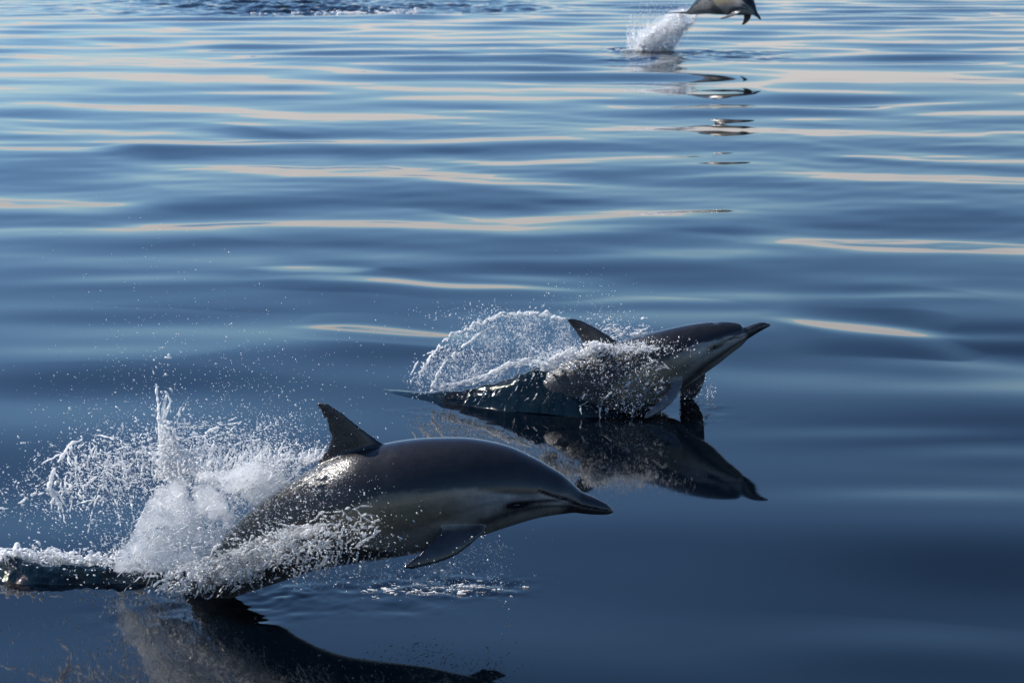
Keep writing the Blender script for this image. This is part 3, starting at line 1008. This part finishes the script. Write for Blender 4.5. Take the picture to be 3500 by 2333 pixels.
# the upright jet
c.thread([(610, 1690, 0), (575, 1620, 0), (560, 1540, .01), (548, 1480, .01), (555, 1420, .02), (563, 1372, .02), (572, 1340, .02)], .017, .003, 7, .5)
c.thread([(640, 1650, .03), (600, 1560, .03), (575, 1490, .03), (545, 1440, .02), (540, 1360, .02), (536, 1322, .02)], .012, .0035, 7, .6)
c.thread([(556, 1440), (572, 1390), (580, 1365), (566, 1335)], .006, .004, 5, .5)
q = fill([(530, 1640), (545, 1480), (560, 1430), (585, 1440), (620, 1520), (720, 1620)], 900, g)
c.add(q[:, 0], q[:, 1], g.normal(0, .03, len(q)), g.uniform(.002, .006, len(q)))
for i in range(60):            # wisps round the jet
    x = g.normal(570, 30); y = g.uniform(1400, 1640); L = g.uniform(20, 70); a = g.normal(-1.5, .5)
    c.thread([(x, y, g.normal(0, .03)), (x + .5 * L * math.cos(a), y + .5 * L * math.sin(a), 0), (x + L * math.cos(a), y + L * math.sin(a), g.normal(0, .03))], g.uniform(.002, .004), .0012, 7, .8)
# curling arm at the far left with its falling fingers
c.thread([(280, 1500, .05), (235, 1530, .05), (205, 1570, .04), (180, 1620, .03), (165, 1665, .02)], .0045, .008, 9, .75)
c.thread([(165, 1665, .02), (120, 1690, .0), (70, 1725, .0), (20, 1742, .0), (-60, 1760, 0)], .0042, .0026, 14, .8)
for ex, ey in ((180, 1745), (205, 1770), (228, 1790), (246, 1768), (235, 1800), (190, 1730)):
    c.thread([(166, 1660, .02), ((166 + ex) / 2 + 4, (1660 + ey) / 2 - 8, .01), (ex, ey, g.uniform(-.03, .03))], .0055, .0024, 8, .75)
# web of ligaments between arm and plume
for i in range(130):
    x = g.uniform(180, 600); y = 1490 + g.uniform(0, 300) * (0.5 + 0.5 * (x - 150) / 450) + 0.05 * abs(x - 500)
    L = g.uniform(35, 150); a = g.choice([g.normal(1.3, .35), g.normal(2.6, .5), g.normal(0.2, .6)])
    dx, dy = L * math.cos(a), L * math.sin(a)
    d0 = g.normal(0, .10)
    c.thread([(x, y, d0), (x + dx * .5 + g.normal(0, 8), y + dy * .5 - abs(g.normal(0, 10)), d0 + g.normal(0, .015)), (x + dx, y + dy, d0 + g.normal(0, .03))],
             g.uniform(.0017, .0036), g.uniform(.0011, .0022), 9, .8)
# lace thrown off the top of the plume, right of the jet and behind the fin
for i in range(150):
    x = g.uniform(580, 1105); base = np.interp(x, [560, 700, 900, 1105], [1600, 1600, 1560, 1560])
    L = g.uniform(20, 130) * np.interp(x, [580, 700, 900, 1100], [1.2, 1.1, .8, .55])
    a = g.normal(-1.35, .5)
    d0 = g.normal(.06, .08)
    c.thread([(x, base + 15, d0), (x + .5 * L * math.cos(a), base + .5 * L * math.sin(a), d0), (x + L * math.cos(a) + g.normal(0, 15), base + L * math.sin(a) + abs(g.normal(0, 12)), d0)],
             g.uniform(.0025, .005), g.uniform(.0010, .0022), 10, .8)
for i in range(26):            # long flat threads crossing right of the jet
    x = g.uniform(560, 760); y = g.uniform(1440, 1560)
    L = g.uniform(60, 220)
    d0 = g.normal(.05, .06)
    c.thread([(x, y, d0), (x + L * .5, y - g.uniform(-5, 25), d0), (x + L, y + g.uniform(-50, 30), d0)], .0028, .0014, 12, .8)
# sheet torn along the near flank
for i in range(210):
    t_ = g.uniform(0, 1)
    x = np.interp(t_, [0, 1], [1310, 640]); y = np.interp(x, [640, 900, 1150, 1310], [1950, 1880, 1810, 1790]) + g.normal(0, 32)
    L = g.uniform(25, 120); a = g.normal(2.75, .55)
    d0 = np.interp(x, [640, 900, 1310], [-.14, -.20, -.21]) + g.normal(-.02, .025)
    c.thread([(x, y, d0), (x + .5 * L * math.cos(a), y + .5 * L * math.sin(a) + g.normal(0, 6), d0 - .01), (x + L * math.cos(a), y + L * math.sin(a), d0 - .015)],
             g.uniform(.002, .0048), g.uniform(.0012, .0024), 9, .78)
q = fill([(640, 1960), (760, 1900), (900, 1830), (1010, 1790), (1040, 1830), (930, 1900), (860, 1960), (720, 2000)], 1500, g)
k = fbm(q[:, 0] / 40, q[:, 1] / 30, 7.7, 3) > 0.02
c.add(q[k, 0], q[k, 1], g.normal(-.20, .03, k.sum()), g.uniform(.002, .0052, k.sum()))
for i in range(46):            # streaks hanging below the belly
    x = g.uniform(880, 1330); y = g.uniform(1880, 1930)
    c.thread([(x, y, -.16), (x - g.uniform(5, 30), y + g.uniform(20, 60), -.17), (x - g.uniform(10, 60), y + g.uniform(50, 110), -.18)], g.uniform(.002, .0045), .0014, 7, .8)
q = fill([(520, 1985), (620, 1930), (760, 1880), (900, 1860), (960, 1900), (900, 1975), (800, 2020), (660, 2035), (560, 2025)], 3200, g)
k = fbm(q[:, 0] / 45, q[:, 1] / 30, 3.7, 3) > -0.12
c.add(q[k, 0], q[k, 1], g.normal(-.17, .035, k.sum()), .0018 * 2.6 ** g.random(k.sum()))
for i in range(120):           # water shed round the tail stock
    x = g.uniform(540, 960); y = np.interp(x, [540, 760, 960], [1985, 1960, 1930]) + g.normal(0, 28)
    L = g.uniform(20, 90); a = g.normal(2.3, .6)
    c.thread([(x, y, -.18), (x + .5 * L * math.cos(a), y + .5 * L * math.sin(a), -.19), (x + L * math.cos(a), min(y + L * math.sin(a), 2045), -.2)], g.uniform(.0018, .0042), .0014, 8, .8)
# crest of froth on the hump
for i in range(260):
    x = g.uniform(-30, 760); y = np.interp(x, [-30, 50, 204, 459, 760], [1900, 1884, 1905, 1925, 1945]) + g.normal(0, 12)
    L = g.uniform(20, 90)
    d0 = g.normal(.16, .05)
    c.thread([(x, y, d0), (x + L * .4, y + g.normal(8, 12), d0), (x + L * .7, y + g.uniform(0, 40), d0 - .02)], g.uniform(.003, .007), .002, 7, .7)
for i in range(45):            # runs down the dark face of the hump
    x = g.uniform(0, 700); y = np.interp(x, [0, 50, 204, 459, 760], [1895, 1884, 1905, 1925, 1945])
    c.thread([(x, y, .14), (x + g.normal(0, 10), y + 40, .10), (x + g.normal(0, 12), y + g.uniform(60, 105), .05)], g.uniform(.002, .005), .0016, 6, .8)
# froth landing on the water below the flipper
for i in range(110):
    x = g.normal(1470, 130); y = 2012 + g.normal(0, 12) - 0.04 * (x - 1500)
    wx, wy = on_level(x, y)
    wy = wy - float(lean(Y1, x))
    c.thread([(x, y, wy - Y1), (x + g.uniform(-40, 40), y + g.normal(0, 4), wy - Y1), (x + g.uniform(-70, 70), y + g.normal(0, 5), wy - Y1)], g.uniform(.0016, .0032), .0012, 3, .85)
for i in range(60):            # strings shed by the flipper
    x = g.uniform(1400, 1740); y = np.interp(x, [1400, 1560, 1645, 1740], [1950, 1905, 1850, 1840]) + g.uniform(0, 40)
    c.thread([(x, y, -.2), (x + g.normal(0, 12), y + 18, -.2), (x + g.normal(0, 20), y + g.uniform(20, 60), -.2)], g.uniform(.0018, .0038), .0012, 6, .9)
pts, rad = c.get()
S1 = skinned('splash', pts, rad, 0.0030, 1)
tag(S1, 'largest white splash, thrown up behind the nearest dolphin', 'splash', 'splashes round the dolphins', 'stuff')
nv = len(S1.data.vertices)
co = np.empty(nv * 3, np.float32); S1.data.vertices.foreach_get('co', co); co = co.reshape(-1, 3)
near = sstep(Y1 + .02, Y1 - .10, co[:, 1])            # the lace on the near flank is the clearest
attr(S1, 'milky', 0.74 - .34 * near + 0.3 * vnoise(co[:, 0] * 9, co[:, 1] * 9, co[:, 2] * 9))
print('splash verts', nv)
HP = skinned('spray_mist', *heart.get(), 0.0075, 5)
HP.data.materials.clear(); HP.data.materials.append(MIST)
HP.parent = S1
tag(HP, kind='stuff')
print('plume verts', len(HP.data.vertices))


def scatter(spec, Y, ppm, seed):
    """(px, py, sx, sy, depth, sd depth, n, r_lo, r_hi) soft clouds of drops"""
    r = np.random.default_rng(seed)
    P, Q = [], []
    for (x, y, sx, sy, d, sd, n, lo, hi) in spec:
        px = r.normal(x, sx, n); py = r.normal(y, sy, n); dd = r.normal(d, sd, n)
        P.append(at_depth(px, py, Y + lean(Y, px) + dd))
        Q.append(lo * (hi / lo) ** (r.random(n) ** 2.2))
    return np.vstack(P), np.concatenate(Q)


sp = [(560, 1570, 170, 75, 0, .14, 5200, .0008, .0034), (330, 1640, 120, 80, 0, .12, 2800, .0008, .0036), (800, 1560, 180, 45, .06, .1, 4600, .0007, .0026),
      (980, 1510, 90, 60, .05, .08, 2600, .0007, .0026), (120, 1700, 100, 55, 0, .12, 700, .0008, .0034), (700, 1880, 220, 55, -.15, .06, 4200, .0008, .0038),
      (1050, 1860, 150, 50, -.24, .04, 2600, .0008, .0032), (1120, 1720, 130, 60, -.22, .03, 700, .0007, .0022), (650, 1360, 280, 110, .05, .2, 1100, .0007, .0020), (500, 1180, 170, 150, .1, .2, 330, .0007, .0018),
      (900, 1250, 250, 120, .1, .2, 480, .0007, .0018), (550, 1275, 18, 45, .02, .03, 40, .0015, .0048), (560, 950, 200, 110, .1, .2, 110, .0007, .0017),
      (1620, 1900, 55, 40, -.15, .08, 330, .0009, .0034), (1690, 1960, 40, 50, -.1, .08, 170, .0009, .0032), (1250, 1960, 170, 35, -.2, .08, 800, .0008, .0030),
      (1500, 2000, 120, 18, -.1, .06, 700, .0009, .0032), (250, 1920, 220, 30, .13, .06, 1500, .0010, .0040), (1800, 1850, 40, 60, -.1, .06, 16, .0012, .0036),
      (720, 1720, 150, 75, -.10, .06, 6500, .0008, .0028), (600, 1830, 110, 60, -.10, .06, 2600, .0008, .0030), (930, 1610, 80, 35, -.04, .06, 2600, .0007, .0024)]
pp, rr = scatter(sp, Y1, 950, 31)
k = (pp[:, 2] > 0.005) & (fbm(pp[:, 0] * 11, pp[:, 1] * 11, pp[:, 2] * 11, 3) > rng.uniform(-.75, .45, len(pp)))
pp, rr = pp[k], rr[k]
vel = np.stack([rng.normal(.5, .5, len(pp)), rng.normal(0, .3, len(pp)), rng.normal(-.5, .5, len(pp))], 1)
big = rr > .0018
drops('spray_drops', pp[big], rr[big], S1, False, vel[big])
drops('fine_spray', pp[~big], rr[~big], S1, True, vel[~big])
hump('water_hump', [(-220, 1972, .05), (-60, 1984, .065), (20, 1996, .075), (153, 2005, .066), (400, 2006, .062), (700, 1998, .058), (850, 1992, .04), (960, 1990, .015), (1010, 1988, 0)],
     .34, 300, 40, S1, 0.020, 40, 0.0)
# ---- the fan of spray over the second dolphin ------------------------------
c = Cloud(Y2, 690.0)
g = np.random.default_rng(5)
RIM = spline([(1405, 1345), (1425, 1290), (1460, 1232), (1505, 1190), (1560, 1145), (1620, 1112), (1700, 1082), (1780, 1070), (1860, 1072), (1930, 1092)], 200)
INN = spline([(1500, 1350), (1545, 1335), (1610, 1312), (1680, 1275), (1750, 1250), (1820, 1240), (1880, 1232), (1920, 1222), (1950, 1208), (1975, 1182)], 200)


def bow(a):                                   # the fan bulges away from the camera
    return .10 + .16 * np.sin(np.pi * np.asarray(a))


for rep in range(3):                          # beaded rim
    a = np.linspace(.12, 1, 60)
    R_ = RIM[(a * 199).astype(int)] + g.normal(0, 5, (60, 2))
    c.thread(np.c_[R_, bow(a) + g.normal(0, .006, 60)], .0035, .0045, 10, .8)
c.thread([(1402, 1318, .1), (1408, 1275, .12), (1436, 1228, .13), (1478, 1200, .15)], .003, .0035, 5, .8)
c.thread([(1478, 1322, .1), (1505, 1262, .14), (1556, 1206, .18), (1625, 1150, .22), (1690, 1110, .24)], .0045, .005, 6, .7)
for i in range(150):                          # ribs falling from the rim
    a = g.uniform(.10, 1.0); j = int(a * 199)
    t0 = g.uniform(0, .75); t1 = t0 + g.uniform(.08, .45)
    p0 = RIM[j] + (INN[j] - RIM[j]) * t0; p1 = RIM[j] + (INN[j] - RIM[j]) * min(t1, 1)
    sk = g.normal(-8, 10)
    d = float(bow(a))
    c.thread([(p0[0], p0[1], d + g.normal(0, .02)), ((p0[0] + p1[0]) / 2 + sk, (p0[1] + p1[1]) / 2, d), (p1[0] + sk * .6, p1[1], d - .02)],
             g.uniform(.0014, .0038), g.uniform(.0010, .002), 5, .85)
for i in range(130):                          # crest of the raised water
    x = g.uniform(1470, 1900); y = np.interp(x, [1470, 1625, 1700, 1760, 1900], [1335, 1302, 1265, 1243, 1232]) + g.normal(0, 5)
    L = g.uniform(20, 70)
    c.thread([(x, y, .12), (x + L * .5, y - L * .22 + g.normal(0, 4), .12), (x + L, y - L * .3 + g.normal(0, 6), .12)], g.uniform(.002, .005), .0018, 5, .8)
for i in range(90):                           # bright streaks running down its near face
    x = g.uniform(1540, 1960); t_ = g.uniform(.0, .7)
    top = np.interp(x, [1470, 1625, 1700, 1760, 1960], [1335, 1302, 1265, 1243, 1240]); bot = np.interp(x, [1430, 1680, 1940], [1366, 1398, 1418])
    y = top + (bot - top) * t_; L = g.uniform(.1, .35) * (bot - top)
    d0 = .07 - .20 * t_ ** .7
    c.thread([(x, y, d0 - .02), (x - L * .25, y + L * .5, d0 - .06), (x - L * .6, y + L, d0 - .09)], g.uniform(.0012, .0028), .0011, 4, .85)
# froth over the back and round the fin
for i in range(150):
    x = g.uniform(1850, 2260); y = np.interp(x, [1850, 1950, 2040, 2150, 2260], [1232, 1205, 1188, 1180, 1178]) + abs(g.normal(0, 22)) * np.interp(x, [1850, 2000, 2260], [1.3, 1.0, .5])
    L = g.uniform(15, 70); aa = g.normal(2.9, .35)
    d0 = np.interp(y, [1170, 1230, 1300], [-.09, -.15, -.19])
    c.thread([(x, y, d0), (x + .5 * L * math.cos(aa), y + .5 * L * math.sin(aa), d0 - .01), (x + L * math.cos(aa), y + L * math.sin(aa), d0 - .01)], g.uniform(.002, .0055), .0016, 6, .75)
q = fill([(1840, 1245), (1900, 1215), (1970, 1180), (2030, 1165), (2080, 1180), (2000, 1215), (1930, 1255), (1870, 1265)], 900, g)
k = fbm(q[:, 0] / 30, q[:, 1] / 22, 5.5, 3) > -.05
c.add(q[k, 0], q[k, 1], g.normal(-.10, .03, k.sum()), g.uniform(.003, .009, k.sum()))
for i in range(70):                           # white water beyond the back, right of the fin
    x = g.uniform(2050, 2200); y = np.interp(x, [2050, 2120, 2200], [1118, 1140, 1140]) + g.normal(0, 14)
    L = g.uniform(15, 70)
    c.thread([(x, y, .14), (x + L * .5, y - g.uniform(0, 12), .14), (x + L, y + g.normal(0, 10), .14)], g.uniform(.0018, .004), .0014, 6, .8)
for i in range(150):                          # lace sliding down the flank
    x = g.uniform(2000, 2290); y = g.uniform(1215, 1400)
    if y < np.interp(x, [2000, 2290], [1225, 1200]): continue
    L = g.uniform(15, 70); aa = g.choice([g.normal(2.2, .4), g.normal(.9, .5), g.normal(2.9, .3)])
    d0 = -.19 + .04 * ((y - 1310) / 90) ** 2
    c.thread([(x, y, d0), (x + .5 * L * math.cos(aa) + g.normal(0, 6), y + .5 * L * math.sin(aa), d0 - .01), (x + L * math.cos(aa), min(y + L * math.sin(aa), 1425), d0 - .012)], g.uniform(.0014, .0034), .0012, 7, .8)
for i in range(40):                           # curl beside the flipper
    aa = g.uniform(0, 6.28); rr_ = g.uniform(.6, 1.1)
    x = 2235 + 40 * rr_ * math.cos(aa); y = 1275 + 45 * rr_ * math.sin(aa)
    c.thread([(x, y, -.19), (x + g.normal(0, 12), y + g.normal(0, 12), -.2), (x + g.normal(0, 22), y + g.normal(0, 22), -.2)], g.uniform(.0018, .004), .0014, 5, .8)
for (x, y) in ((1985, 1360), (2050, 1380), (2110, 1345)):   # bright runs at the waterline
    c.thread([(x + 40, y - 40, -.19), (x + 12, y - 10, -.21), (x, y + 30, -.22), (x + 4, y + 55, -.22)], .005, .003, 4, .6)
for i in range(34):                           # clear loops of water round the far flipper
    aa = np.linspace(0, 1, 6) * g.uniform(1.5, 4.5) + g.uniform(0, 6.28)
    R0 = g.uniform(.35, 1.0)
    xs = 2400 + 48 * R0 * np.cos(aa) + g.normal(0, 4, 6); ys = 1342 + 48 * R0 * np.sin(aa) + g.normal(0, 4, 6)
    c.thread(np.c_[xs, ys, .12 + g.normal(0, .05) + 0 * xs], g.uniform(.0012, .0026), .0011, 4, .7)
pts, rad = c.get()
S2 = skinned('splash', pts, rad, 0.0034, 1)
print('fan verts', len(S2.data.vertices))
tag(S2, 'fan of clear spray arching over the back of the middle dolphin', 'splash', 'splashes round the dolphins', 'stuff')
nv = len(S2.data.vertices)
co = np.empty(nv * 3, np.float32); S2.data.vertices.foreach_get('co', co); co = co.reshape(-1, 3)
attr(S2, 'milky', 0.68 + 0.3 * vnoise(co[:, 0] * 9, co[:, 1] * 9, co[:, 2] * 9))
# drops of the fan
n = 9000
a = rng.uniform(.06, 1, n); t = rng.beta(1.0, 1.2, n); j = (a * 199).astype(int)
p = RIM[j] + (INN[j] - RIM[j]) * t[:, None] + rng.normal(0, 7, (n, 2))
d = bow(a) + rng.normal(0, .03, n)
P1 = at_depth(p[:, 0], p[:, 1], Y2 + d); r1 = .0008 * 3.6 ** (rng.random(n) ** 2)
k = fbm(P1[:, 0] * 16, P1[:, 1] * 16, P1[:, 2] * 9, 3) > rng.uniform(-.6, .3, n)
P1, r1 = P1[k], r1[k]
P2, r2 = scatter([(1700, 1075, 130, 22, .2, .06, 420, .0009, .0032), (2060, 1120, 70, 30, .12, .06, 500, .0009, .0030), (2000, 1010, 90, 50, .15, .1, 130, .0008, .0022),
                  (2150, 1190, 90, 16, -.14, .03, 1300, .0009, .0034), (1940, 1225, 70, 25, -.1, .05, 1600, .0009, .0036), (2130, 1300, 80, 55, -.21, .02, 900, .0008, .0028),
                  (2390, 1350, 35, 30, .1, .08, 260, .0009, .0030), (2180, 1390, 60, 22, -.22, .03, 420, .0009, .0030), (1440, 1310, 25, 35, .1, .04, 160, .0009, .0032),
                  (1640, 1290, 90, 16, .12, .05, 700, .0009, .0034)], Y2, 690, 77)
pp = np.vstack([P1, P2]); rr = np.concatenate([r1, r2])
k = pp[:, 2] > .004
pp, rr = pp[k], rr[k]
vel = np.stack([rng.normal(-.4, .4, len(pp)), rng.normal(0, .3, len(pp)), rng.normal(-.7, .4, len(pp))], 1)
big = rr > .0017
drops('spray_drops', pp[big], rr[big], S2, False, vel[big])
drops('fine_spray', pp[~big], rr[~big], S2, True, vel[~big])
hump('water_hump', [(1130, 1324, .0), (1280, 1342, .010), (1430, 1366, .032), (1550, 1382, .060), (1680, 1398, .110), (1780, 1408, .155), (1860, 1414, .175), (1940, 1419, .15), (2020, 1423, .09), (2100, 1426, .03), (2160, 1427, 0)],
     .52, 300, 44, S2, 0.015, 30, 0.8)

# ---- the far splash ---------------------------------------------------------
c = Cloud(Y3, 184.0)
g = np.random.default_rng(9)
q = fill([(2175, 174), (2200, 130), (2245, 90), (2290, 55), (2345, 30), (2390, 44), (2375, 70), (2340, 110), (2320, 140), (2300, 165), (2240, 172)], 2600, g)
k = fbm(q[:, 0] / 22, q[:, 1] / 22, 3.0, 3) > -.3
c.add(q[k, 0], q[k, 1], g.normal(0, .14, k.sum()), .007 * 3.0 ** g.random(k.sum()))
for i in range(120):
    x = g.uniform(2165, 2300); t = g.uniform(.2, 1)
    ex, ey = np.interp(t, [0, 1], [x, 2290 + (x - 2165) * .75]), np.interp(t, [0, 1], [172, 40])
    c.thread([(x, 172, g.normal(0, .15)), ((x + ex) / 2 - 6, (172 + ey) / 2 - 6, g.normal(0, .12)), (ex + g.normal(0, 6), ey, g.normal(0, .1))], g.uniform(.006, .014), .005, 4, .8)
for i in range(60):
    x = g.uniform(2140, 2230); y0 = g.uniform(130, 176)
    c.thread([(x, y0, g.normal(0, .2)), (x - g.uniform(-2, 6), y0 - g.uniform(15, 50), g.normal(0, .2)), (x + g.normal(2, 5), y0 - g.uniform(30, 120), g.normal(0, .2))], g.uniform(.005, .010), .004, 4, .9)
for i in range(30):
    x = g.uniform(2100, 2180)
    c.thread([(x, 172 + g.normal(0, 3), -.2), (x + 8, 171 + g.normal(0, 3), -.2), (x + 18, 173, -.2)], g.uniform(.006, .014), .006, 2, .8)
pts, rad = c.get()
S3 = skinned('splash', pts, rad, 0.0105, 1)
tag(S3, 'small white splash column trailing the far dolphin', 'splash', 'splashes round the dolphins', 'stuff')
attr(S3, 'milky', np.full(len(S3.data.vertices), 1.0))
q = fill([(2160, 172), (2185, 130), (2230, 85), (2285, 52), (2345, 32), (2385, 44), (2372, 70), (2335, 112), (2312, 150), (2295, 168)], 500, g)
M3 = skinned('spray_mist', at_depth(q[:, 0], q[:, 1], Y3 + g.normal(0, .1, len(q))), .07 * 1.5 ** g.random(len(q)), 0.03, 3)
M3.data.materials.clear(); M3.data.materials.append(MIST_FAR)
M3.parent = S3
tag(M3, kind='stuff')
pp, rr = scatter([(2215, 90, 35, 45, 0, .2, 900, .003, .011), (2280, 110, 45, 40, 0, .15, 900, .003, .010), (2330, 40, 40, 16, 0, .15, 300, .003, .009), (2160, 150, 20, 20, 0, .2, 200, .003, .011), (2400, 130, 60, 35, 0, .2, 60, .003, .009)], Y3, 184, 3)
k = pp[:, 2] > .01
drops('spray_drops', pp[k], rr[k], S3)

# ---- churned water at the top left -------------------------------------------
c = Cloud(53.0, 131.0)
for i in range(420):
    x = np.clip(g.normal(1210, 150), 860, 1420); y = 42 + g.normal(0, 4.5) - .012 * (x - 1200)
    wy = on_level(x, y)[1] - 53.0
    L = g.uniform(4, 22)
    h_ = g.uniform(0, 1.2)
    c.thread([(x, y, wy), (x + L * .5, y - h_, wy), (x + L, y + .3, wy)], g.uniform(.010, .030), .009, 1.0, .7)
pts, rad = c.get()
S4 = skinned('whitewater', pts, rad, 0.016, 1)
tag(S4, 'low streak of white foam on the dark ripples, top left', 'foam', None, 'stuff')
attr(S4, 'milky', np.full(len(S4.data.vertices), 0.75))
